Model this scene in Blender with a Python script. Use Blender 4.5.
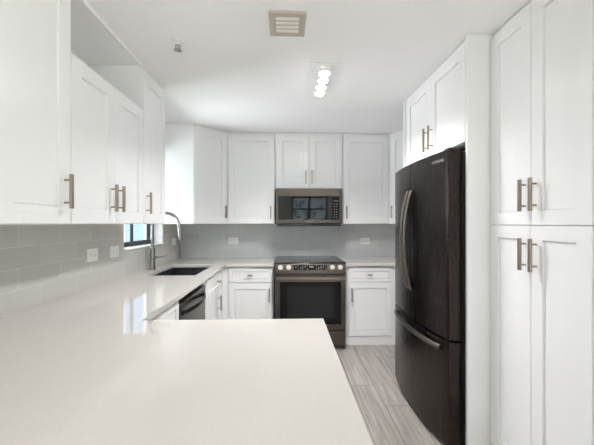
import bpy, bmesh, math, random
from mathutils import Vector, Matrix
random.seed(4)
for o in list(bpy.data.objects): bpy.data.objects.remove(o)
S = bpy.context.scene
COL = S.collection
PI = math.pi

# ------------------------------------------------------------------ camera
CAM_H = 1.354
cd = bpy.data.cameras.new('camera'); cam = bpy.data.objects.new('camera', cd); COL.objects.link(cam)
cd.sensor_width = 36; cd.sensor_fit = 'HORIZONTAL'
cd.lens = 325 * 36 / 594
cd.shift_y = 1.0 / 594
cd.clip_start = 0.02
cam.location = (0, 0, CAM_H)
cam.rotation_euler = (PI / 2, 0, -math.radians(1.94))
S.camera = cam

# ------------------------------------------------------------------ world, exposure
S.view_settings.view_transform = 'Standard'
S.view_settings.look = 'None'
S.view_settings.gamma = 1
S.view_settings.use_curve_mapping = False
S.view_settings.exposure = 0.45
S.cycles.max_bounces = 16; S.cycles.diffuse_bounces = 12; S.cycles.glossy_bounces = 6; S.cycles.transparent_max_bounces = 16
W = bpy.data.worlds.new('sky'); S.world = W; W.use_nodes = True
wb = W.node_tree.nodes['Background']
wb.inputs[0].default_value = (0.80, 0.90, 1.0, 1); wb.inputs[1].default_value = 2.5

def area(name, loc, rot, sx, sy, power, color=(1, 1, 1)):
    l = bpy.data.lights.new(name, 'AREA'); l.shape = 'RECTANGLE'; l.size = sx; l.size_y = sy
    l.energy = power; l.color = color
    o = bpy.data.objects.new(name, l); COL.objects.link(o)
    o.location = loc; o.rotation_euler = rot
    return o
# daylight at the sink window, then added fill lights and the sun
area('daylight_sink_window', (-1.95, 3.14, 2.0), (0, -math.radians(62), 0), 1.0, 1.0, 6, (0.84, 0.88, 1.0))
area('ceiling_fill_sink_window', (-4.2, 3.3, 0.0), (0, -math.radians(122), 0), 2.4, 3.2, 380, (0.97, 0.965, 1.0))  # added fill near the ground, aimed up to brighten the kitchen ceiling
area('added_fill_living_left', (-3.75, -2.2, 1.25), (0, -PI/2, 0), 2.3, 2.6, 5, (0.98, 0.98, 1.0))  # added fill light outside an unseen opening
area('added_fill_living_right', (3.75, -2.2, 1.25), (0, PI/2, 0), 2.3, 2.6, 5, (0.98, 0.98, 1.0))  # matching added fill on the opposite side
sl = bpy.data.lights.new('sun', 'SUN'); sl.energy = 62; sl.angle = math.radians(0.6); sl.color = (0.98, 0.975, 1.0)
sun = bpy.data.objects.new('sun', sl); COL.objects.link(sun)
from mathutils import Vector as _V
sun.rotation_euler = _V((-math.cos(math.radians(27)), 0.12, -math.sin(math.radians(27)))).to_track_quat('-Z', 'Y').to_euler()

# ------------------------------------------------------------------ materials
def mat(name, col, rough=0.5, metal=0.0, spec=0.5, coat=0.0):
    m = bpy.data.materials.new(name); m.use_nodes = True
    b = m.node_tree.nodes['Principled BSDF']
    b.inputs['Base Color'].default_value = (*col, 1)
    b.inputs['Roughness'].default_value = rough
    b.inputs['Metallic'].default_value = metal
    b.inputs['Specular IOR Level'].default_value = spec
    if coat: b.inputs['Coat Weight'].default_value = coat; b.inputs['Coat Roughness'].default_value = 0.08
    return m
def nt(m): return m.node_tree.nodes, m.node_tree.links, m.node_tree.nodes['Principled BSDF']
def noise_rough(m, scale, lo, hi, stretch=(1, 1, 1), bump=0.0):
    n, l, b = nt(m)
    tc = n.new('ShaderNodeTexCoord'); mp = n.new('ShaderNodeMapping'); mp.inputs['Scale'].default_value = stretch
    nz = n.new('ShaderNodeTexNoise'); nz.inputs['Scale'].default_value = scale
    mr = n.new('ShaderNodeMapRange'); mr.inputs['To Min'].default_value = lo; mr.inputs['To Max'].default_value = hi
    l.new(tc.outputs['Object'], mp.inputs[0]); l.new(mp.outputs[0], nz.inputs['Vector'])
    l.new(nz.outputs[0], mr.inputs[0]); l.new(mr.outputs[0], b.inputs['Roughness'])
    if bump:
        bp = n.new('ShaderNodeBump'); bp.inputs['Strength'].default_value = bump; bp.inputs['Distance'].default_value = 0.002
        l.new(nz.outputs[0], bp.inputs['Height']); l.new(bp.outputs[0], b.inputs['Normal'])
    return m

M = {}
M['paint'] = noise_rough(mat('white_cabinet_paint', (0.85, 0.85, 0.855)), 3, 0.26, 0.34)
M['wall'] = noise_rough(mat('white_wall_paint', (0.86, 0.86, 0.86), 0.8), 40, 0.75, 0.9, bump=0.03)
M['ceil'] = noise_rough(mat('ceiling_paint', (0.89, 0.89, 0.895), 0.9), 60, 0.85, 0.95, bump=0.03)
M['nickel'] = noise_rough(mat('brushed_champagne_nickel', (0.37, 0.315, 0.26), 0.35, 1.0), 30, 0.3, 0.42, (1, 1, 8))
M['chrome'] = noise_rough(mat('brushed_steel', (0.33, 0.32, 0.31), 0.25, 1.0), 30, 0.22, 0.32, (8, 8, 1))
M['bs'] = noise_rough(mat('black_stainless', (0.047, 0.039, 0.035), 0.3, 1.0), 20, 0.26, 0.29, (40, 40, 1))
M['bsl'] = noise_rough(mat('black_stainless_trim', (0.12, 0.103, 0.092), 0.3, 1.0), 20, 0.24, 0.34, (1, 1, 30))
M['bsh'] = noise_rough(mat('dark_steel_handle', (0.21, 0.18, 0.16), 0.28, 1.0), 4, 0.26, 0.30)
M['case'] = mat('appliance_case', (0.03, 0.03, 0.03), 0.5)
M['glass_black'] = mat('black_glass', (0.006, 0.006, 0.007), 0.06, 0, 0.2)
M['glass_mirror'] = mat('reflective_black_glass', (0.006, 0.006, 0.007), 0.03, 0, 0.42)
M['cooktop'] = mat('ceramic_cooktop', (0.012, 0.012, 0.013), 0.12, 0, 0.5)
M['oven_reflection'] = mat('oven_glass_reflection', (0.014, 0.0145, 0.015), 0.08, 0, 0.3)  # slightly lighter tone paints a reflection onto the oven glass
M['black'] = mat('matte_black', (0.012, 0.012, 0.013), 0.45)
M['sink'] = noise_rough(mat('black_sink_composite', (0.018, 0.018, 0.022), 0.3), 80, 0.2, 0.4)
M['plate'] = mat('white_outlet_plastic', (0.85, 0.85, 0.84), 0.35)
M['slot'] = mat('outlet_slot', (0.08, 0.08, 0.08), 0.6)
M['vent'] = mat('beige_vent_metal', (0.55, 0.50, 0.44), 0.5, 0.2)
M['ventslat'] = mat('vent_louvre_lit', (0.78, 0.75, 0.70), 0.5)  # paler than the frame, painting in light caught from below
M['ventdark'] = mat('vent_recess_shade', (0.05, 0.045, 0.04), 0.8)  # near black, painting in the shade between the louvres
M['knob'] = mat('steel_knob', (0.78, 0.76, 0.73), 0.3, 1.0)
M['seg'] = mat('display_segments', (0.3, 0.32, 0.33), 0.4)
M['logo'] = mat('logo_print', (0.45, 0.44, 0.43), 0.35, 0.6)
M['ext'] = mat('blue_stucco', (0.10, 0.14, 0.22), 0.9)
M['grass'] = mat('garden_ground', (0.20, 0.26, 0.12), 0.95)
M['leaf'] = noise_rough(mat('tree_foliage', (0.13, 0.17, 0.13), 0.8), 9, 0.7, 0.9, bump=1.0)
M['bark'] = noise_rough(mat('tree_bark', (0.12, 0.09, 0.07), 0.9), 12, 0.85, 0.95, (1, 1, .3), bump=0.6)

def emit(name, col, st):
    m = bpy.data.materials.new(name); m.use_nodes = True
    b = m.node_tree.nodes['Principled BSDF']
    b.inputs['Base Color'].default_value = (0.9, 0.9, 0.9, 1)
    b.inputs['Emission Color'].default_value = (*col, 1); b.inputs['Emission Strength'].default_value = st
    return m
M['bulb'] = emit('kitchen_led', (1, 0.985, 0.98), 48)
M['lamp'] = emit('added_lamp_diffuser', (1, 0.98, 0.97), 4)  # glow of the fill lamps added out of view

# clear window glass
def clear(name, tint=(1, 1, 1), rough=0.0, refl=0.05):
    m = bpy.data.materials.new(name); m.use_nodes = True
    n, l = m.node_tree.nodes, m.node_tree.links
    n.remove(n['Principled BSDF'])
    out = n['Material Output']
    tr = n.new('ShaderNodeBsdfTransparent'); tr.inputs[0].default_value = (*tint, 1)
    gl = n.new('ShaderNodeBsdfGlossy'); gl.inputs['Roughness'].default_value = rough
    mx = n.new('ShaderNodeMixShader')
    mx.inputs[0].default_value = refl
    l.new(tr.outputs[0], mx.inputs[1]); l.new(gl.outputs[0], mx.inputs[2])
    l.new(mx.outputs[0], out.inputs[0])
    return m
M['pane'] = clear('window_glass', (0.95, 0.97, 0.98))
M['acrylic'] = clear('clear_acrylic', (1, 1, 1), 0.1, .02)

# white quartz worktop with very faint mottling
def quartz():
    m = mat('white_quartz', (0.75, 0.735, 0.70), 0.05)
    n, l, b = nt(m)
    tc = n.new('ShaderNodeTexCoord'); nz = n.new('ShaderNodeTexNoise'); nz.inputs['Scale'].default_value = 180
    nz.inputs['Detail'].default_value = 3
    r = n.new('ShaderNodeValToRGB')
    r.color_ramp.elements[0].position = 0.3; r.color_ramp.elements[0].color = (0.61, 0.58, 0.548, 1)
    r.color_ramp.elements[1].position = 0.7; r.color_ramp.elements[1].color = (0.64, 0.61, 0.578, 1)
    l.new(tc.outputs['Object'], nz.inputs['Vector']); l.new(nz.outputs[0], r.inputs[0]); l.new(r.outputs[0], b.inputs['Base Color'])
    return m
M['quartz'] = quartz()

# glossy grey subway tiles
def tile(name, ax, off, ca, cb_):
    m = mat(name, (0.45, 0.46, 0.455), 0.1)
    n, l, b = nt(m)
    tc = n.new('ShaderNodeTexCoord'); sp = n.new('ShaderNodeSeparateXYZ'); cb = n.new('ShaderNodeCombineXYZ')
    l.new(tc.outputs['Object'], sp.inputs[0])
    a1 = n.new('ShaderNodeMath'); a1.inputs[1].default_value = off
    a2 = n.new('ShaderNodeMath'); a2.inputs[1].default_value = -0.9145
    l.new(sp.outputs[ax], a1.inputs[0]); l.new(sp.outputs[2], a2.inputs[0])
    l.new(a1.outputs[0], cb.inputs[0]); l.new(a2.outputs[0], cb.inputs[1])
    br = n.new('ShaderNodeTexBrick'); br.offset = 0.5
    br.inputs['Color1'].default_value = (*ca, 1); br.inputs['Color2'].default_value = (*cb_, 1)
    br.inputs['Mortar'].default_value = (0.64, 0.635, 0.62, 1)
    br.inputs['Scale'].default_value = 1; br.inputs['Mortar Size'].default_value = 0.0022
    br.inputs['Brick Width'].default_value = 0.307; br.inputs['Row Height'].default_value = 0.107
    br.inputs['Bias'].default_value = 0
    l.new(cb.outputs[0], br.inputs['Vector']); l.new(br.outputs['Color'], b.inputs['Base Color'])
    nz = n.new('ShaderNodeTexNoise'); nz.inputs['Scale'].default_value = 9
    l.new(cb.outputs[0], nz.inputs['Vector'])
    mx = n.new('ShaderNodeMath'); mx.operation = 'MULTIPLY_ADD'; mx.inputs[1].default_value = -1.2
    l.new(br.outputs['Fac'], mx.inputs[0]); l.new(nz.outputs[0], mx.inputs[2])
    bp = n.new('ShaderNodeBump'); bp.inputs['Strength'].default_value = 0.5; bp.inputs['Distance'].default_value = 0.005
    l.new(mx.outputs[0], bp.inputs['Height']); l.new(bp.outputs[0], b.inputs['Normal'])
    return m
M['tileL'] = tile('grey_tile_left', 1, 0.165, (0.515, 0.505, 0.48), (0.555, 0.545, 0.52))
M['tileB'] = tile('grey_tile_back', 0, 3.1, (0.52, 0.535, 0.54), (0.56, 0.575, 0.58))

# wood-look floor planks, running towards the range
def planks():
    m = mat('grey_wood_plank_tile', (0.4, 0.37, 0.34), 0.35)
    n, l, b = nt(m)
    def mth(op, a, c=None, d=None):
        x = n.new('ShaderNodeMath'); x.operation = op
        for i, v in enumerate((a, c, d)):
            if v is None: continue
            if isinstance(v, (int, float)): x.inputs[i].default_value = v
            else: l.new(v, x.inputs[i])
        return x.outputs[0]
    tc = n.new('ShaderNodeTexCoord'); sp = n.new('ShaderNodeSeparateXYZ'); l.new(tc.outputs['Object'], sp.inputs[0])
    u = mth('DIVIDE', mth('SUBTRACT', sp.outputs[0], 0.735), 0.19)
    row = mth('FLOOR', u); fu = mth('SUBTRACT', u, row)
    v = mth('DIVIDE', mth('SUBTRACT', mth('SUBTRACT', sp.outputs[1], 2.39), mth('MULTIPLY', row, 0.89)), 1.2)
    cell = mth('FLOOR', v); fv = mth('SUBTRACT', v, cell)
    du = mth('MULTIPLY', mth('MINIMUM', fu, mth('SUBTRACT', 1.0, fu)), 0.19)
    dv = mth('MULTIPLY', mth('MINIMUM', fv, mth('SUBTRACT', 1.0, fv)), 1.2)
    edge = mth('LESS_THAN', mth('MINIMUM', du, dv), 0.0028)
    cid = n.new('ShaderNodeCombineXYZ'); l.new(row, cid.inputs[0]); l.new(cell, cid.inputs[1])
    wn = n.new('ShaderNodeTexWhiteNoise'); l.new(cid.outputs[0], wn.inputs['Vector'])
    gv = n.new('ShaderNodeCombineXYZ')
    l.new(mth('MULTIPLY', sp.outputs[0], 26), gv.inputs[0]); l.new(mth('MULTIPLY', sp.outputs[1], 1.6), gv.inputs[1])
    l.new(mth('MULTIPLY', wn.outputs['Value'], 37), gv.inputs[2])
    nz = n.new('ShaderNodeTexNoise'); nz.inputs['Scale'].default_value = 1.6; nz.inputs['Detail'].default_value = 6
    nz.inputs['Roughness'].default_value = 0.62; nz.inputs['Distortion'].default_value = 0.4
    l.new(gv.outputs[0], nz.inputs['Vector'])
    r = n.new('ShaderNodeValToRGB')
    e = r.color_ramp.elements
    e[0].position = 0.28; e[0].color = (0.215, 0.190, 0.172, 1)
    e[1].position = 0.72; e[1].color = (0.43, 0.395, 0.37, 1)
    fac = mth('ADD', nz.outputs[0], mth('MULTIPLY', mth('SUBTRACT', wn.outputs['Value'], 0.5), 0.16))
    l.new(fac, r.inputs[0])
    mx = n.new('ShaderNodeMix'); mx.data_type = 'RGBA'
    l.new(edge, mx.inputs[0]); l.new(r.outputs[0], mx.inputs[6]); mx.inputs[7].default_value = (0.13, 0.118, 0.108, 1)
    l.new(mx.outputs[2], b.inputs['Base Color'])
    bp = n.new('ShaderNodeBump'); bp.inputs['Strength'].default_value = 0.15; bp.inputs['Distance'].default_value = 0.002
    l.new(mth('SUBTRACT', nz.outputs[0], edge), bp.inputs['Height']); l.new(bp.outputs[0], b.inputs['Normal'])
    return m
M['floor'] = planks()

# ------------------------------------------------------------------ mesh helpers
def BM(): return bmesh.new()
def box(bm, x0, x1, y0, y1, z0, z1):
    v = [bm.verts.new(p) for p in [(x0,y0,z0),(x1,y0,z0),(x1,y1,z0),(x0,y1,z0),(x0,y0,z1),(x1,y0,z1),(x1,y1,z1),(x0,y1,z1)]]
    for f in [(0,3,2,1),(4,5,6,7),(0,1,5,4),(1,2,6,5),(2,3,7,6),(3,0,4,7)]:
        bm.faces.new([v[i] for i in f])
    return bm
def prism(bm, pts, z0, z1, axis='z'):
    """polygon pts (ccw) extruded along axis"""
    def P(a, b, c):
        return {'z': (a, b, c), 'x': (c, a, b), 'y': (a, c, b)}[axis]
    lo = [bm.verts.new(P(a, b, z0)) for a, b in pts]; hi = [bm.verts.new(P(a, b, z1)) for a, b in pts]
    bm.faces.new(lo[::-1]); bm.faces.new(hi)
    k = len(pts)
    for i in range(k): bm.faces.new((lo[i], lo[(i+1) % k], hi[(i+1) % k], hi[i]))
    bmesh.ops.recalc_face_normals(bm, faces=bm.faces[:])
    return bm
def slab(bm, us, vs, inside, w0, w1, axis='z'):
    """one slab on a grid with cells left out (a hole, an L shape)"""
    def P(a, b, c): return {'z': (a, b, c), 'x': (c, a, b), 'y': (a, c, b)}[axis]
    V = {}
    def g(i, j, k):
        if (i, j, k) not in V: V[(i, j, k)] = bm.verts.new(P(us[i], vs[j], w1 if k else w0))
        return V[(i, j, k)]
    nu, nv = len(us) - 1, len(vs) - 1
    C = {(i, j) for i in range(nu) for j in range(nv) if inside((us[i]+us[i+1])/2, (vs[j]+vs[j+1])/2)}
    for i, j in C:
        bm.faces.new((g(i,j,1), g(i+1,j,1), g(i+1,j+1,1), g(i,j+1,1)))
        bm.faces.new((g(i,j,0), g(i,j+1,0), g(i+1,j+1,0), g(i+1,j,0)))
        for (di, dj, a, b_) in ((-1,0,(i,j+1),(i,j)), (1,0,(i+1,j),(i+1,j+1)), (0,-1,(i,j),(i+1,j)), (0,1,(i+1,j+1),(i,j+1))):
            if (i+di, j+dj) not in C:
                bm.faces.new((g(*a,0), g(*b_,0), g(*b_,1), g(*a,1)))
    bmesh.ops.recalc_face_normals(bm, faces=bm.faces[:])
    bmesh.ops.dissolve_limit(bm, angle_limit=0.001, verts=bm.verts[:], edges=bm.edges[:])
    return bm
def cyl(bm, p0, p1, r0, r1=None, seg=20):
    p0, p1 = Vector(p0), Vector(p1); r1 = r0 if r1 is None else r1
    d = p1 - p0; q = Vector((0, 0, 1)).rotation_difference(d)
    mx = Matrix.Translation((p0+p1)/2) @ q.to_matrix().to_4x4()
    bmesh.ops.create_cone(bm, cap_ends=True, segments=seg, radius1=r0, radius2=r1, depth=d.length, matrix=mx)
    return bm
def sweep(bm, pts, rad, seg=14, squash=None, up=None):
    """tube along pts; rad number or list; squash=(a,b) elliptical section"""
    pts = [Vector(p) for p in pts]; k = len(pts)
    if not isinstance(rad, (list, tuple)): rad = [rad]*k
    T = [((pts[min(i+1,k-1)] - pts[max(i-1,0)]).normalized()) for i in range(k)]
    up = Vector(up) if up else (Vector((0,1,0)) if abs(T[0].y) < .9 else Vector((1,0,0)))
    rings = []
    for i in range(k):
        a = (up - T[i]*up.dot(T[i])).normalized(); b = T[i].cross(a)
        sa, sb = squash or (1, 1)
        rings.append([bm.verts.new(pts[i] + rad[i]*(sa*math.cos(2*PI*j/seg)*a + sb*math.sin(2*PI*j/seg)*b)) for j in range(seg)])
    for i in range(k-1):
        for j in range(seg):
            bm.faces.new((rings[i][j], rings[i][(j+1)%seg], rings[i+1][(j+1)%seg], rings[i+1][j]))
    bm.faces.new(rings[0][::-1]); bm.faces.new(rings[-1])
    bmesh.ops.recalc_face_normals(bm, faces=bm.faces[:])
    return bm
def obj(name, bm, m, parent=None, bevel=0.0, smooth=False, seg=2):
    me = bpy.data.meshes.new(name); bm.to_mesh(me); bm.free()
    me.materials.append(M[m] if isinstance(m, str) else m)
    o = bpy.data.objects.new(name, me); COL.objects.link(o)
    if parent: o.parent = parent
    if bevel:
        b = o.modifiers.new('bevel', 'BEVEL'); b.width = bevel; b.segments = seg; b.limit_method = 'ANGLE'; b.angle_limit = math.radians(40)
        b.harden_normals = False
    if smooth:
        for p in me.polygons: p.use_smooth = True
        me.set_sharp_from_angle(angle=math.radians(40))
    return o
def tag(o, label, cat, group=None):
    o['label'] = label; o['category'] = cat
    if group: o['group'] = group
    return o
def thing(name, label, cat, loc=(0, 0, 0), rotz=0, group=None):
    o = bpy.data.objects.new(name, None); COL.objects.link(o)
    o.empty_display_size = 0.1
    o.location = loc; o.rotation_euler = (0, 0, rotz)
    return tag(o, label, cat, group)
def struct(name, bm, m, parent=None, bevel=0, label=None):
    o = obj(name, bm, m, parent, bevel)
    if not parent:
        o['kind'] = 'structure'
        if label: o['label'] = label
    return o
def text(name, body, size, m, parent, mx):
    cu = bpy.data.curves.new(name, 'FONT'); cu.body = body; cu.size = size; cu.extrude = 0.0006
    cu.align_x = 'CENTER'; cu.align_y = 'CENTER'; cu.space_character = 1.15
    t = bpy.data.objects.new(name, cu); COL.objects.link(t)
    bpy.context.view_layer.update()
    me = bpy.data.meshes.new_from_object(t.evaluated_get(bpy.context.evaluated_depsgraph_get()))
    bpy.data.objects.remove(t)
    me.materials.append(M[m]); me.transform(mx)
    o = bpy.data.objects.new(name, me); COL.objects.link(o); o.parent = parent
    return o

# ------------------------------------------------------------------ room shell
XL, XR, YB, YR, HC = -1.352, 1.905, 4.205, -4.5, 2.438
WY0, WY1, WZ0, WZ1 = 2.745, 3.600, 1.128, 2.15          # window over the sink
LXL, LXR = -3.6, 3.6                                    # living area behind the camera is wider
struct('floor', box(BM(), LXL-.2, LXR+.2, YR-.2, YB+.2, -.12, 0), 'floor', label='grey wood-look plank tile floor')
struct('ceiling', box(BM(), LXL-.2, LXR+.2, YR-.2, YB+.2, HC, HC+.12), 'ceil', label='flat white ceiling')
struct('wall_back', box(BM(), XL-.2, XR+.2, YB, YB+.2, 0, HC), 'wall', label='white wall behind the range')
struct('wall_left', slab(BM(), [-.4, WY0, WY1, YB], [0, WZ0, WZ1, HC],
       lambda y, z: not (WY0 < y < WY1 and WZ0 < z < WZ1), XL-.2, XL, 'x'), 'wall', label='white wall with the sink window')
struct('wall_right', box(BM(), XR, XR+.2, -.4, YB, 0, HC), 'wall', label='white wall behind fridge and tall cupboard')
struct('wall_left_return', box(BM(), LXL, XL-.2, -.4, -.2, 0, HC), 'wall')
struct('wall_right_return', box(BM(), XR+.2, LXR, -.4, -.2, 0, HC), 'wall')
struct('wall_living_left', slab(BM(), [YR, -3.5, -.9, -.2], [0, 0.1, 2.2, HC], lambda y, z: not (-3.5 < y < -.9 and .1 < z < 2.2), LXL-.2, LXL, 'x'), 'wall')
struct('wall_living_right', slab(BM(), [YR, -3.5, -.9, -.2], [0, 0.1, 2.2, HC], lambda y, z: not (-3.5 < y < -.9 and .1 < z < 2.2), LXR, LXR+.2, 'x'), 'wall')
struct('wall_rear', slab(BM(), [LXL-.2, .2, 1.55, LXR+.2], [0, .95, 2.36, HC], lambda x, z: not (.2 < x < 1.55 and .95 < z < 2.36), YR-.2, YR, 'y'), 'wall')

def window(n, label, axis, plane, a0, a1, z0, z1, mull, rails, fw=.045, m='black', depth=.05):
    """frame in the plane axis=plane, spanning a0..a1, z0..z1"""
    w = bpy.data.objects.new('window_%d' % n, None); COL.objects.link(w); w['kind'] = 'structure'; w['label'] = label
    def bx(u0, u1, v0, v1, d0=-depth/2, d1=depth/2):
        if axis == 'x': return box(BM(), plane+d0, plane+d1, u0, u1, v0, v1)
        return box(BM(), u0, u1, plane+d0, plane+d1, v0, v1)
    bm = slab(BM(), [a0, a0+fw, a1-fw, a1], [z0, z0+fw, z1-fw, z1],
              lambda u, v: not (a0+fw < u < a1-fw and z0+fw < v < z1-fw), plane-depth/2, plane+depth/2, axis)
    obj('window_frame', bm, m, w)
    for u, t in mull: obj('mullion', bx(u-t/2, u+t/2, z0+fw, z1-fw, -.010, .010), m, w)
    for v, t in rails: obj('glazing_bar', bx(a0+fw, a1-fw, v-t/2, v+t/2, -.014, .014), m, w)
    obj('pane', bx(a0+fw, a1-fw, z0+fw, z1-fw, -.003, .003), 'pane', w)
    return w
w1 = window(1, 'black framed sliding window over the sink', 'x', -1.475, WY0, WY1, WZ0, WZ1, [(3.16, .022)], [], .055)
window(2, 'window with dark glazing bars behind the camera', 'y', YR-.1, .2, 1.55, .95, 2.36, [(.875, .07)], [(1.42, .05), (1.89, .05)], .06)
window(3, 'unseen wide glazed opening added to light the living area', 'x', LXL-.1, -3.5, -.9, .1, 2.2, [(-2.2, .06)], [], .06)  # both side openings are added out of view to admit light
window(4, 'unseen wide glazed opening added to light the living area', 'x', LXR+.1, -3.5, -.9, .1, 2.2, [(-2.2, .06)], [], .06)
# outside
struct('ground', box(BM(), -14, 14, -18, 22, -.4, -.2), 'grass')
tag(obj('neighbour_wall', box(BM(), -3.17, -1.4, 6.5, 14, -.2, 5.5), 'ext'), 'pale blue wall outside the sink window', 'wall')

# ------------------------------------------------------------------ backsplash
tag(obj('tile_backsplash', slab(BM(), [.30, WY0, WY1, YB-.001], [.9145, WZ0, 1.349],
        lambda y, z: not (WY0 < y < WY1 and z > WZ0), XL+.0005, XL+.0085, 'x'), 'tileL'),
    'glossy grey subway tile backsplash along left wall below the sink window', 'backsplash')
tag(obj('tile_backsplash', box(BM(), XL+.009, XR-.001, YB-.0085, YB-.0005, .9145, 1.349), 'tileB'),
    'glossy grey subway tile backsplash on back wall behind the range', 'backsplash')

# ------------------------------------------------------------------ cabinet kit (local: x along the front, front at y=0 facing -y)
DT, GAP = .020, .0018
def door_bm(w, h, rail=.073, rec=.010, cham=.0015):
    """shaker front, lower left at origin, face at y=-DT"""
    bm = BM()
    def ring(i, y): return [bm.verts.new(p) for p in ((i, y, i), (w-i, y, i), (w-i, y, h-i), (i, y, h-i))]
    e = .0015
    r = [ring(0, 0), ring(0, -DT+e), ring(e, -DT), ring(rail, -DT), ring(rail+cham, -DT+rec+.004), ring(rail+cham+.0022, -DT+rec+.004), ring(rail+cham+.003, -DT+rec)]
    for a, b in zip(r, r[1:]):
        for i in range(4): bm.faces.new((a[i], a[(i+1) % 4], b[(i+1) % 4], b[i]))
    bm.faces.new(r[-1]); bm.faces.new(r[0][::-1])
    bmesh.ops.recalc_face_normals(bm, faces=bm.faces[:])
    return bm
def pull_bm(L, vertical=True, so=.038, t=.0135):
    """bar pull centred at origin, projecting -y from the door face at y=0"""
    bm = BM(); h = L/2
    if vertical:
        box(bm, -t/2, t/2, -so, -so+t, -h, h)
        for z in (-h*.66, h*.66): cyl(bm, (0, 0, z), (0, -so+t/2, z), .0045, seg=10)
    else:
        box(bm, -h, h, -so, -so+t, -t/2, t/2)
        for x in (-h*.6, h*.6): cyl(bm, (x, 0, 0), (x, -so+t/2, 0), .0045, seg=10)
    return bm
def front(parent, x0, x1, z0, z1, name='door', pull=None, rail=.073):
    """pull=(x,z,length,vertical) in cabinet coordinates"""
    d = obj(name, door_bm(x1-x0-2*GAP, z1-z0-2*GAP, rail), 'paint', parent)
    d.location = (x0+GAP, -.0012, z0+GAP)
    if pull:
        px, pz, L, v = pull
        hnd = obj('handle', pull_bm(L, v), 'nickel', d, bevel=.0012)
        hnd.location = (px-x0-GAP, -DT, pz-z0-GAP)
    return d
def carcass(parent, w, h, dep, z0=0): return obj('body', box(BM(), 0, w, 0, dep, z0, h), 'paint', parent, bevel=.001)
UB = 1.35                                    # underside of wall cupboards
HT = HC - .004

# ---- left wall cupboards (front faces +X): body front X=-.99, door face X=-.97
def left_unit(name, label, cat, y0, y1, z0, z1, dep=.355):
    return thing(name, label, cat, (-.991, y0+.0005, z0), PI/2), y1-y0-.001, z1-z0
t, w, h = left_unit('wall_cupboard', 'tall white two-door wall cupboard nearest the camera on the left, reaching the ceiling', 'cupboard', .735, 1.502, UB, HT)
carcass(t, w, h, .355)
front(t, 0, w/2, .002, h-.03, pull=(w/2-.045, .145, .15, True)); front(t, w/2, w, .002, h-.03, pull=(w-.045, .145, .15, True))
t, w, h = left_unit('wall_cupboard', 'lower white two-door wall cupboard with an open recess above it on the left wall', 'cupboard', 1.503, 2.252, UB, 2.128)
carcass(t, w, h, .355)
front(t, 0, w/2, .002, h, pull=(w/2-.04, .145, .15, True)); front(t, w/2, w, .002, h, pull=(w/2+.04, .145, .15, True))
obj('fascia', box(BM(), .002, w-.002, -.018, .0, HC-.022-UB, HC-.002-UB), 'paint', t, bevel=.001)
t, w, h = left_unit('wall_cupboard', 'narrow full-height single-door white wall cupboard beside the sink window', 'cupboard', 2.253, 2.650, UB, HT)
carcass(t, w, h, .355)
front(t, 0, w, .002, h-.03, pull=(.04, .145, .15, True))

# ---- corner wall cupboards
def corner(label, pts_body, A, B, z0, z1, pull_x):
    """A->B: ends of the door face plane, left to right seen from the front"""
    t = thing('corner_wall_cupboard', label, 'cupboard', (A[0], A[1], z0))
    bm = prism(BM(), [(x-A[0], y-A[1]) for x, y in pts_body], 0, z1-z0)
    obj('body', bm, 'paint', t, bevel=.001)
    L = math.hypot(B[0]-A[0], B[1]-A[1]); ang = math.atan2(B[1]-A[1], B[0]-A[0])
    d = obj('door', door_bm(L-.02, z1-z0-.034), 'paint', t)
    d.rotation_euler = (0, 0, ang)
    nx, ny = math.cos(ang), math.sin(ang)
    d.location = (.010*nx - DT*ny*1.0 , .010*ny + DT*nx*1.0, .002)
    hnd = obj('handle', pull_bm(.15), 'nickel', d, bevel=.0012)
    hnd.location = ((.035 if pull_x < 0 else L-.02-.035), -DT, .14)
    return t
c = .0158
corner('white corner wall cupboard with diagonal door at the left back corner',
       [(-.688, YB-.002), (XL+.001, YB-.002), (XL+.001, 3.545), (-1.0, 3.545), (-.688, 3.874)][::-1],
       (-.994, 3.541), (-.686, 3.860), UB, HT, 1)
corner('white corner wall cupboard with diagonal door at the right back corner beyond the fridge',
       [(1.236, YB-.002), (1.236, 3.874), (1.548, 3.545), (XR-.001, 3.545), (XR-.001, YB-.002)],
       (1.234, 3.860), (1.542, 3.541), UB, HT, -1)

# ---- back wall cupboards: door face Y=3.857
FY = 3.878
def back_unit(name, label, x0, x1, z0, z1):
    return thing(name, label, 'cupboard', (x0+.0005, FY, z0)), x1-x0-.001, z1-z0
t, w, h = back_unit('wall_cupboard', 'white single-door wall cupboard left of the microwave on the back wall', -.687, -.133, UB, HT)
carcass(t, w, h, .325); front(t, 0, w, .002, h-.03, pull=(w-.045, .138, .15, True))
t, w, h = back_unit('wall_cupboard', 'short white two-door wall cupboard directly above the microwave', -.132, .674, 1.766, HT)
carcass(t, w, h, .325)
front(t, .012, w/2, .002, h-.03, pull=(w/2-.036, .135, .16, True)); front(t, w/2, w-.008, .002, h-.03, pull=(w/2+.036, .135, .16, True))
t, w, h = back_unit('wall_cupboard', 'white single-door wall cupboard right of the microwave on the back wall', .675, 1.235, UB, HT)
carcass(t, w, h, .325); front(t, .010, w, .002, h-.03, pull=(.045, .138, .15, True))

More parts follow.
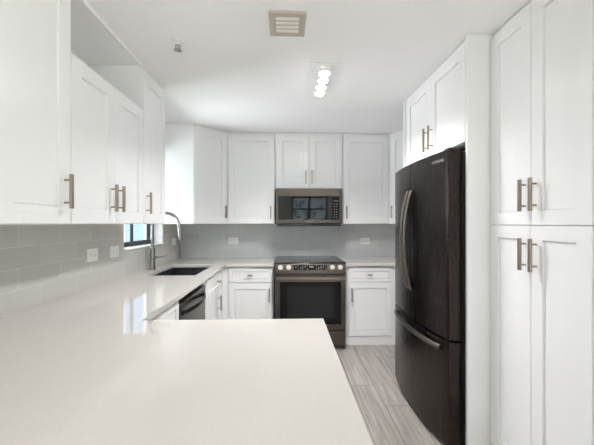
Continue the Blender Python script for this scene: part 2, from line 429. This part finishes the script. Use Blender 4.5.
# ---- cupboard above the fridge, its panels and the tall pantry: fronts face -X
FX = 1.056
t = thing('fridge_cupboard', 'white two-door cupboard above the black fridge, with tall side panels', 'cupboard', (FX, 2.818, 1.825), -PI/2)
w, h = .974, HT-1.825
carcass(t, w, h, .84)
front(t, .06, .515, .002, h-.03, pull=(.475, .135, .17, True)); front(t, .515, w, .002, h-.03, pull=(.555, .135, .17, True))
for y0 in (1.820, 2.8195):
    obj('side_panel', box(BM(), 2.818-y0-.021, 2.818-y0, 1.035-FX, XR-.002-FX, .001-1.825, HT-1.825), 'paint', t, bevel=.001)
t = thing('pantry_cupboard', 'tall white four-door pantry cupboard at the right, nearest the camera', 'cupboard', (1.186, 1.819, 0), -PI/2)
w = .622
obj('body', box(BM(), 0, w, 0, .715, .10, HT), 'paint', t, bevel=.001)
obj('plinth', box(BM(), 0, w, .05, .715, .001, .10), 'paint', t)
for z0, z1, pz in ((.105, 1.345, 1.205), (1.345, HT-.03, 1.49)):
    front(t, 0.002, w/2, z0, z1, pull=(w/2-.034, pz, .155, True), rail=.066); front(t, w/2, w-.002, z0, z1, pull=(w/2+.034, pz, .155, True), rail=.066)
obj('filler_strip', box(BM(), w+.001, w+.10, -.014, .715, .001, HT), 'paint', t, bevel=.001)

# ------------------------------------------------------------------ base cabinets
BZ, CT0, CT1 = .882, .884, .914
def base_unit(name, label, loc, rot, w, dep):
    return thing(name, label, 'base cabinet', loc, rot)
# back run, left of the range
t = base_unit('base_cabinet', 'white base cabinet with one drawer and door left of the range', (-.6945, 3.60, 0), 0, .535, .6)
w = .558
obj('body', box(BM(), 0, w, 0, .59, .10, BZ), 'paint', t, bevel=.001); obj('plinth', box(BM(), .0, w, -.012, .55, .001, .098), 'paint', t)
front(t, .068, w-.015, .706, .868, 'drawer', pull=(w/2+.026, .787, .055, False), rail=.038); front(t, .068, w-.015, .103, .702, pull=(w-.045, .57, .15, True), rail=.065)
# back run, right of the range
w = 1.25
t = base_unit('base_cabinet', 'white base cabinet with one drawer and door between range and fridge', (.652, 3.60, 0), 0, w, .6)
obj('body', box(BM(), 0, w, 0, .59, .10, BZ), 'paint', t, bevel=.001); obj('plinth', box(BM(), 0, w, -.012, .55, .001, .098), 'paint', t)
front(t, .045, .530, .706, .868, 'drawer', pull=(.275, .787, .055, False), rail=.038); front(t, .045, .530, .103, .702, pull=(.073, .565, .15, True), rail=.065)
# left run: body front X=-.695, door face -.675
BX = -.696
t = base_unit('base_cabinet', 'white base cabinet under the sink with knob drawer and door, in the far left corner', (BX, 2.748, 0), PI/2, 1.385, .6)
w = 1.45
for x in (0, w-.018): obj('side_panel', box(BM(), x, x+.018, .0185, .648, .118, BZ), 'paint', t)
obj('back_panel', box(BM(), .0185, w-.0185, .636, .648, .118, BZ), 'paint', t)
obj('face_frame', box(BM(), 0, w, 0, .018, .118, BZ), 'paint', t)
obj('base_board', box(BM(), 0, w, 0, .648, .10, .1175), 'paint', t); obj('plinth', box(BM(), 0, w, .012, .63, .001, .098), 'paint', t)
front(t, .075, .64, .706, .868, 'drawer', pull=(.45, .787, .05, False), rail=.038); front(t, .075, .64, .103, .702, pull=(.50, .565, .15, True), rail=.065)
t = base_unit('base_cabinet', 'white base cabinet left of the dishwasher where the worktop turns to the peninsula', (BX, 1.47, 0), PI/2, .66, .6)
w = .614
obj('body', box(BM(), 0, w, 0, .648, .10, BZ), 'paint', t, bevel=.001); obj('plinth', box(BM(), 0, w, .012, .63, .001, .098), 'paint', t)
front(t, .03, w-.01, .706, .868, 'drawer', pull=(.33, .787, .055, False), rail=.038); front(t, .03, w-.01, .103, .702, pull=(.55, .57, .15, True), rail=.065)
# peninsula base, fronts face the range
t = base_unit('base_cabinet', 'white peninsula base cabinet carrying the near worktop', (.145, 1.462, 0), PI, .82, .6)
w = 1.494
obj('body', box(BM(), 0, w, 0, .62, .10, BZ), 'paint', t, bevel=.001); obj('plinth', box(BM(), 0, w, .05, .62, .001, .10), 'paint', t)
for a in (0, .4): front(t, a+.01, a+.41, .105, .868, pull=(a+(.37 if a == 0 else .05), .72, .15, True))

# ------------------------------------------------------------------ worktops
SX0, SX1, SY0, SY1 = -1.203, -.770, 2.785, 3.515
bm = slab(BM(), [XL+.0005, SX0, SX1, -.655, -.134, .173], [.35, 1.503, SY0, SY1, 3.555, YB-.0005],
     lambda x, y: ((y < 1.503) or (x < -.655) or (y > 3.555 and x < -.134)) and not (SX0 < x < SX1 and SY0 < y < SY1), CT0, CT1)
tag(obj('worktop', bm, 'quartz', bevel=.002), 'white quartz worktop of sink run and near peninsula with sink cutout', 'worktop')
tag(obj('worktop', box(BM(), .649, XR-.0005, 3.555, YB-.0005, CT0, CT1), 'quartz', bevel=.002),
    'short white quartz worktop between the range and the fridge', 'worktop')

# ------------------------------------------------------------------ sink and faucet
t = thing('kitchen_sink', 'black undermount sink set in the left worktop under the window', 'sink', ((SX0+SX1)/2, (SY0+SY1)/2, .68))
hx, hy = (SX1-SX0)/2, (SY1-SY0)/2
bm = BM()
def rr(x, y, z, r=.02, n=5):
    out = []
    for cx, cy, a0 in ((x-r, y-r, 0), (-x+r, y-r, 90), (-x+r, -y+r, 180), (x-r, -y+r, 270)):
        for k in range(n+1):
            a = math.radians(a0 + 90*k/n); out.append(bm.verts.new((cx+r*math.cos(a), cy+r*math.sin(a), z)))
    return out
R = [rr(hx+.012, hy-.0+.012, .2025), rr(hx+.012, hy+.012, -.002), ]
In = [rr(hx+.002, hy+.002, .2025), rr(hx-.004, hy-.004, .03), rr(hx-.02, hy-.02, .012, .03)]
for a, b in ((R[0], R[1]), (In[0], R[0]), (In[0], In[1]), (In[1], In[2])):
    for i in range(len(a)): bm.faces.new((a[i], a[(i+1) % len(a)], b[(i+1) % len(a)], b[i]))
bm.faces.new(R[1]); bm.faces.new(In[2])
bmesh.ops.recalc_face_normals(bm, faces=bm.faces[:])
obj('basin', bm, 'sink', t, smooth=True)
bm = BM(); cyl(bm, (0, .05, .0125), (0, .05, .017), .043, .040, 28); cyl(bm, (0, .05, .017), (0, .05, .022), .02, .018, 20)
obj('drain', bm, 'chrome', t, smooth=True)

FXX, FYY = -1.276, 3.154
t = thing('kitchen_faucet', 'tall brushed steel gooseneck faucet standing behind the sink', 'faucet', (FXX, FYY, CT1+.0005))
bm = BM(); cyl(bm, (0, 0, 0), (0, 0, .008), .031, .030, 28); cyl(bm, (0, 0, .008), (0, 0, .205), .026, seg=28); cyl(bm, (0, 0, .205), (0, 0, .215), .026, .0155, 28)
obj('faucet_body', bm, 'chrome', t, smooth=True)
R_ = .125
pts = [(0, 0, .21), (0, 0, .30), (0, 0, .40)] + [(R_ - R_*math.cos(a), 0, .415 + R_*math.sin(a)) for a in [PI*k/16 for k in range(0, 15)]]
ex, ez = pts[-1][0], pts[-1][2]
pts += [(ex+.008, 0, ez-.03)]
obj('spout', sweep(BM(), pts, .0155, 16), 'chrome', t, smooth=True)
obj('spray_head', sweep(BM(), [(ex+.007, 0, ez-.026), (ex+.010, 0, ez-.04), (ex+.021, 0, ez-.13), (ex+.026, 0, ez-.178)], [.0145, .017, .0175, .0165], 16), 'chrome', t, smooth=True)
obj('lever', sweep(BM(), [(.018, 0, .115), (.045, 0, .117), (.085, 0, .124), (.13, 0, .136)], [.013, .012, .0075, .006], 12), 'chrome', t, smooth=True)

# ------------------------------------------------------------------ dishwasher
DX, DY0, DY1 = -.702, 2.088, 2.745
t = thing('dishwasher', 'dark stainless dishwasher built in below the left worktop beside the sink', 'dishwasher', (DX, DY0, 0), PI/2)
w = .660
obj('body', box(BM(), .002, w, .03, .40, .02, .866), 'case', t)
obj('front_panel', box(BM(), .004, w-.003, -.028, .028, .11, .838), 'bsl', t, bevel=.006)
obj('kick_plate', box(BM(), .004, w-.003, .02, .0295, .015, .105), 'black', t)
n = 14
def bow(k): u = 2*k/n-1; return -.032-.045*(1-u*u)
pts = [(.045+(w-.09)*k/n, bow(k), .772) for k in range(n+1)]
hb = sweep(BM(), pts, .016, 12, (1.0, .55), up=(0, 0, 1))
for x in (.05, w-.05): cyl(hb, (x, -.026, .772), (x, bow(0)-.008, .772), .011, seg=12)
obj('handle', hb, 'bs', t, smooth=True)

# ------------------------------------------------------------------ range
RX0, RW = -.1225, .765
t = thing('kitchen_range', 'black stainless slide-in range with glass oven door on the back wall', 'range', (RX0, 3.47, 0))
obj('body', box(BM(), .004, RW-.004, .055, .70, .045, .918), 'case', t)
bm = prism(BM(), [(-.010, .9305), (.0, .9385), (.715, .9385), (.715, .922), (-.004, .922)], 0.0, RW, 'x')
ck = obj('cooktop', bm, 'cooktop', t, bevel=.001)
for cx, cy, r in ((.2, .2, .10), (.2, .5, .075), (.57, .2, .085), (.57, .5, .105)):
    bm = BM()
    ring = [[bm.verts.new((cx+q*math.cos(2*PI*k/40), cy+q*math.sin(2*PI*k/40), .9388)) for k in range(40)] for q in (r-.003, r)]
    for k in range(40): bm.faces.new((ring[0][k], ring[1][k], ring[1][(k+1)%40], ring[0][(k+1)%40]))
    obj('burner_marking', bm, 'seg', ck)
bm = prism(BM(), [(-.004, .921), (.054, .921), (.054, .815), (-.022, .815), (-.022, .850)], .002, RW-.002, 'x')
cp = obj('control_panel', bm, 'bsl', t, bevel=.002)
sl = math.atan2(.018, .071)                          # slope of the panel face
def on_panel(x, z, out=0):
    k = (z-.850)/.071
    return Vector((x, -.022+.018*k - out*math.cos(sl), z + out*math.sin(sl)))
def panel_plate(x0, x1, z0, z1, out, thick):
    bm = BM(); 
    a = [on_panel(x, z, o) for o in (out-thick, out) for x, z in ((x0, z0), (x1, z0), (x1, z1), (x0, z1))]
    v = [bm.verts.new(p) for p in a]
    for f in [(0,3,2,1),(4,5,6,7),(0,1,5,4),(1,2,6,5),(2,3,7,6),(3,0,4,7)]: bm.faces.new([v[i] for i in f])
    bmesh.ops.recalc_face_normals(bm, faces=bm.faces[:])
    return bm
dsp = obj('display', panel_plate(.205, .560, .858, .911, .0015, .004), 'glass_black', cp)
def mark(x0, x1, z0, z1):
    bm = BM(); bm.faces.new([bm.verts.new(on_panel(a, b, .0020)) for a, b in ((x0, z0), (x1, z0), (x1, z1), (x0, z1))])
    obj('display_mark', bm, 'seg', dsp)
for i in range(14):
    for j in range(3):
        if (i*3+j*5) % 4 == 0 or 5 < i < 9: continue
        x = .222+i*.0245; z = .868+j*.0145; mark(x, x+.011, z, z+.0045)
for x in (.372, .388, .404): mark(x, x+.009, .884, .900)
for x in (.064, .151, .617, .704):
    bm = BM(); cyl(bm, on_panel(x, .886, -.001), on_panel(x, .886, .006), .027, .026, 24); cyl(bm, on_panel(x, .886, .006), on_panel(x, .886, .030), .0215, .0195, 24)
    k = obj('knob', bm, 'knob', t, bevel=.001, smooth=True)
dr = obj('oven_door', slab(BM(), [.006, .058, .712, RW-.006], [.214, .276, .732, .806], lambda x, z: not (.058 < x < .712 and .276 < z < .732), -.014, .05, 'y'), 'bsl', t, bevel=.002)
obj('oven_window', box(BM(), .058, .712, -.011, .04, .276, .732), 'glass_black', dr)
obj('inner_reflection', box(BM(), .135, .640, -.0114, -.0109, .345, .685), 'oven_reflection', dr)  # thin lighter sheet standing in for a reflection on the glass
hb = BM(); box(hb, .018, RW-.018, -.066, -.050, .762, .790)
for x in (.055, RW-.055): box(hb, x-.012, x+.012, -.052, -.012, .766, .786)
obj('handle', hb, 'bsh', dr, bevel=.004)
obj('storage_drawer', box(BM(), .006, RW-.006, -.012, .05, .050, .204), 'bsl', t, bevel=.003)
for x in (.05, RW-.05):
    for y in (.08, .62): obj('foot', cyl(BM(), (x, y, .0005), (x, y, .047), .022, .018, 16), 'black', t)
obj('toe_plate', box(BM(), .01, RW-.01, .025, .054, .012, .046), 'black', t)

# ------------------------------------------------------------------ microwave
MX0, MW, MZ, MH = -.1165, .768, 1.345, .415
t = thing('microwave', 'black stainless over-range microwave hung beneath the short two-door cupboard', 'microwave', (MX0, 3.75, MZ))
obj('body', box(BM(), .002, MW-.002, .03, .444, .0, MH), 'case', t)
fr = obj('door_frame', slab(BM(), [0, .030, .735, MW], [.012, .052, .322, MH], lambda x, z: not (.030 < x < .735 and .052 < z < .322), -.004, .029, 'y'), 'bsl', t, bevel=.003)
obj('window', box(BM(), .030, .652, -.001, .028, .052, .322), 'glass_mirror', fr)
obj('control_strip', box(BM(), .654, .735, -.001, .028, .052, .322), 'glass_black', fr)
for j in range(6):
    for i in range(2): obj('key_mark', box(BM(), .672+i*.026, .684+i*.026, -.0016, -.0009, .08+j*.03, .086+j*.03), 'seg', fr)
obj('key_mark', box(BM(), .668, .722, -.0016, -.0009, .27, .274), 'seg', fr)
obj('vent_grille', box(BM(), .012, MW-.012, .002, .28, -.022, -.0005), 'black', t, bevel=.004)
text('logo', 'SAMSUNG', .018, 'logo', fr, Matrix.Translation((MW/2, -.0048, .032)) @ Matrix.Rotation(PI/2, 4, 'X'))

# ------------------------------------------------------------------ fridge: front faces -X; local x runs toward the camera, y into the case
FRX, FRY0, FRW = .952, 2.812, .945
t = thing('refrigerator', 'black stainless french-door fridge with bottom freezer drawer at the right', 'refrigerator', (FRX, FRY0, 0), -PI/2)
def bowy(x):
    u = 2*x/FRW - 1
    return -.042*(1-u*u)
def leaf(x0, x1, z0, z1, n=14, th=.072):
    xs = [x0+(x1-x0)*k/n for k in range(n+1)]
    rc = .004
    pts = [(x, bowy(x)) for x in xs]
    if x0 < .01: pts[0] = (x0, bowy(x0)+rc); pts[1:1] = [(x0+.003, bowy(x0)+.002), (x0+.010, bowy(x0+.010))]
    if x1 > FRW-.01: pts[-1:] = [(x1-.010, bowy(x1-.010)), (x1-.003, bowy(x1)+.002), (x1, bowy(x1)+rc)]
    return prism(BM(), pts + [(x1, th), (x0, th)], z0, z1)
obj('case', box(BM(), .006, FRW-.006, .080, .86, .03, 1.775), 'case', t)
SPLIT = .462
def bowed_handle(p0, p1, out, axis):
    k = 18; pts = []
    for i in range(k+1):
        u = i/k; s = 1-(2*u-1)**2
        p = Vector(p0).lerp(Vector(p1), u); p.y -= .012 + out*s**.8
        pts.append(p)
    up = (1, 0, 0) if axis == 'z' else (0, 0, 1)
    return sweep(BM(), pts, .0165, 12, (1.0, .62), up=up)
d1 = obj('door', leaf(.002, SPLIT-.003, .667, 1.79), 'bs', t, bevel=.003, smooth=True)
d2 = obj('door', leaf(SPLIT+.003, FRW-.002, .667, 1.79), 'bs', t, bevel=.003, smooth=True)
d3 = obj('freezer_drawer', leaf(.002, FRW-.002, .035, .655), 'bs', t, bevel=.003, smooth=True)
for d, x in ((d1, SPLIT-.034), (d2, SPLIT+.034)):
    y = bowy(x)
    hb = bowed_handle((x, y+.004, .875), (x, y+.004, 1.59), .052, 'z')
    obj('handle', hb, 'bsh', d, smooth=True)
hb = bowed_handle((.07, bowy(.07)+.004, .605), (FRW-.07, bowy(FRW-.07)+.004, .605), .05, 'x')
obj('handle', hb, 'bsh', d3, smooth=True)
obj('base_grille', box(BM(), .01, FRW-.01, .02, .071, .006, .034), 'black', t)
for x in (.03, FRW-.09): obj('hinge_cover', box(BM(), x, x+.06, .012, .12, 1.791, 1.806), 'case', t, bevel=.004)
for x in (.06, FRW-.06):
    for y in (.12, .78): obj('foot', cyl(BM(), (x, y, .0005), (x, y, .03), .02, .02, 14), 'black', t)
lx = FRW-.105
text('logo', 'SAMSUNG', .025, 'logo', d2, Matrix.Translation((lx, bowy(lx)-.0006, 1.735)) @ Matrix.Rotation(math.atan(.042*4*(2*lx/FRW-1)/FRW), 4, 'Z') @ Matrix.Rotation(PI/2, 4, 'X'))

# ------------------------------------------------------------------ outlets
def outlet(label, loc, rotz, w=.128, h=.088):
    t = thing('wall_outlet', label, 'outlet', loc, rotz)
    obj('cover_plate', box(BM(), -w/2, w/2, -.006, 0, -h/2, h/2), 'plate', t, bevel=.002)
    for sx in (-1, 1):
        r = obj('receptacle', box(BM(), sx*w*.2-.0165, sx*w*.2+.0165, -.0078, -.0062, -.017, .017), 'plate', t, bevel=.001)
        s = BM()
        for z in (-.006, .006): box(s, sx*w*.2-.007, sx*w*.2+.003, -.0081, -.0079, z-.0011, z+.0011)
        box(s, sx*w*.2+.007, sx*w*.2+.0105, -.0081, -.0079, -.002, .002)
        obj('slot', s, 'slot', r)
XO = XL+.0088; YO = YB-.0088
outlet('white double outlet on left tiled wall, nearest the camera of three', (XO, 2.298, 1.136), PI/2)
outlet('white double outlet on left tiled wall just before the sink window', (XO, 2.588, 1.134), PI/2)
outlet('white double outlet on left tiled wall beyond the window, behind the faucet spout', (XO, 3.948, 1.136), PI/2)
outlet('white double outlet on back tiled wall left of the range', (-.675, YO, 1.133), 0)
outlet('white double outlet on back tiled wall between range and fridge', (1.022, YO, 1.124), 0)

# ------------------------------------------------------------------ window stool
bm = box(BM(), XL-.098, XL+.022, WY0+.003, WY1-.003, WZ0+.0005, WZ0+.012)
obj('window_sill', bm, 'plate', w1, bevel=.002)

# ------------------------------------------------------------------ ceiling fittings
def vz(z): return HC-z
t = thing('ceiling_vent', 'square beige metal air vent with louvres on the ceiling', 'vent', (.008, 1.76, HC))
a, b = .097, .105
obj('frame', slab(BM(), [-a, -a+.034, a-.034, a], [-b, -b+.034, b-.034, b], lambda x, y: not (abs(x) < a-.034 and abs(y) < b-.034), -.012, -.0005), 'vent', t, bevel=.002)
obj('recess', box(BM(), -a+.034, a-.034, -b+.034, b-.034, -.003, -.001), 'ventdark', t)  # flat dark plate standing in for shade inside the vent
for k in range(4):
    y = -b+.034 + (2*b-.068)*(k+.5)/4
    bm = BM(); bmesh.ops.create_cube(bm, size=1, matrix=Matrix.Translation((0, y, -.010)) @ Matrix.Rotation(math.radians(-25), 4, 'X') @ Matrix.Diagonal((2*a-.069, .019, .0015, 1)))
    obj('louvre', bm, 'ventslat', t)

t = thing('fire_sprinkler', 'small chrome fire sprinkler head on the ceiling near the left cupboards', 'sprinkler', (-.642, 1.955, HC-.0005))
bm = BM(); cyl(bm, (0, 0, 0), (0, 0, -.006), .035, .030, 28); cyl(bm, (0, 0, -.006), (0, 0, -.02), .014, .012, 18)
obj('escutcheon', bm, 'plate', t, smooth=True)
bm = BM()
for s in (-1, 1): sweep(bm, [(s*.009, 0, -.018), (s*.014, 0, -.03), (s*.010, 0, -.044), (0, 0, -.052)], .0028, 8)
cyl(bm, (0, 0, -.018), (0, 0, -.048), .003, seg=8)
obj('frame_arm', bm, 'chrome', t, smooth=True)
bm = BM(); cyl(bm, (0, 0, -.052), (0, 0, -.055), .016, .017, 20)
for k in range(10):
    ang = 2*PI*k/10; cyl(bm, (.015*math.cos(ang), .015*math.sin(ang), -.0535), (.024*math.cos(ang), .024*math.sin(ang), -.0545), .0025, seg=6)
obj('deflector', bm, 'chrome', t, smooth=True)

t = thing('ceiling_light', 'rectangular clear plate ceiling light with a row of four bright bulbs', 'ceiling light', (.268, 2.40, HC-.0005))
obj('canopy', box(BM(), -.035, .035, -.17, .2, -.018, 0), 'plate', t, bevel=.003)
obj('glass_plate', box(BM(), -.118, .118, -.272, .28, -.040, -.033), 'acrylic', t)
obj('edge_glow', box(BM(), -.118, .118, -.28, -.2725, -.041, -.032), 'plate', t)  # white bar standing in for the glow along the clear plate's edge
for y in (-.15, .18): obj('standoff', cyl(BM(), (0, y, -.018), (0, y, -.033), .006, seg=10), 'chrome', t)
for k in range(4):
    y = -.17+.118*k
    bm = BM(); cyl(bm, (0, y, -.0405), (0, y, -.050), .042, .040, 28)
    s = obj('lamp_holder', bm, 'plate', t, smooth=True)
    bm = BM(); cyl(bm, (0, y, -.0505), (0, y, -.058), .033, .030, 28)
    obj('bulb', bm, 'bulb', s, smooth=True)

ll = area('kitchen_lamp_light', (.268, 2.40, HC-.066), (0, 0, 0), .09, .48, 22, (1, .985, .985)); ll.data.spread = math.radians(138)

# unseen ceiling lamps added behind the camera to brighten the room
for i, (x, y, lb) in enumerate(((-1.6, -1.6, 'added round ceiling lamp behind the camera, front left'), (1.6, -1.6, 'added round ceiling lamp behind the camera, front right'),
                 (-1.6, -3.3, 'added round ceiling lamp behind the camera, rear left'), (1.6, -3.3, 'added round ceiling lamp behind the camera, rear right'))):
    t = thing('added_round_lamp', lb, 'ceiling light', (x, y, HC-.0005), 0, 'added living area fill lamps')
    obj('lamp_base', cyl(BM(), (0, 0, 0), (0, 0, -.02), .21, .21, 40), 'plate', t, smooth=True)
    obj('diffuser', cyl(BM(), (0, 0, -.0205), (0, 0, -.06), .20, .18, 40), 'lamp', t, smooth=True)

# trees outside the rear window (seen mirrored in the microwave glass)
for x, y, r, lb in ((-2.4, -9.5, 1.5, 'dark leafy tree outside rear window, left'), (1.3, -10.5, 1.7, 'dark leafy tree outside rear window, middle'), (4.9, -9.2, 1.4, 'dark leafy tree outside rear window, right')):
    t = thing('tree', lb, 'tree', (x, y, -.2))
    obj('trunk', sweep(BM(), [(0, 0, 0), (.05, .02, 1.0), (-.03, 0, 2.0), (0, 0, 2.8)], [.16, .13, .11, .07], 10), 'bark', t, smooth=True)
    bm = BM()
    for k in range(230):
        v = Vector((random.gauss(0, 1), random.gauss(0, 1), random.gauss(0, 1))).normalized() * r * random.uniform(.55, 1.0)
        v.z = v.z*.95 + 2.6
        s = random.uniform(.08, .16); mx = Matrix.Translation(v) @ Matrix.Rotation(random.uniform(0, 6.3), 4, Vector((random.random()-.5, random.random()-.5, random.random()-.5)).normalized()) @ Matrix.Diagonal((s, s*.6, s*.12, 1))
        bmesh.ops.create_icosphere(bm, subdivisions=1, radius=1, matrix=mx)
    obj('foliage', bm, 'leaf', t)
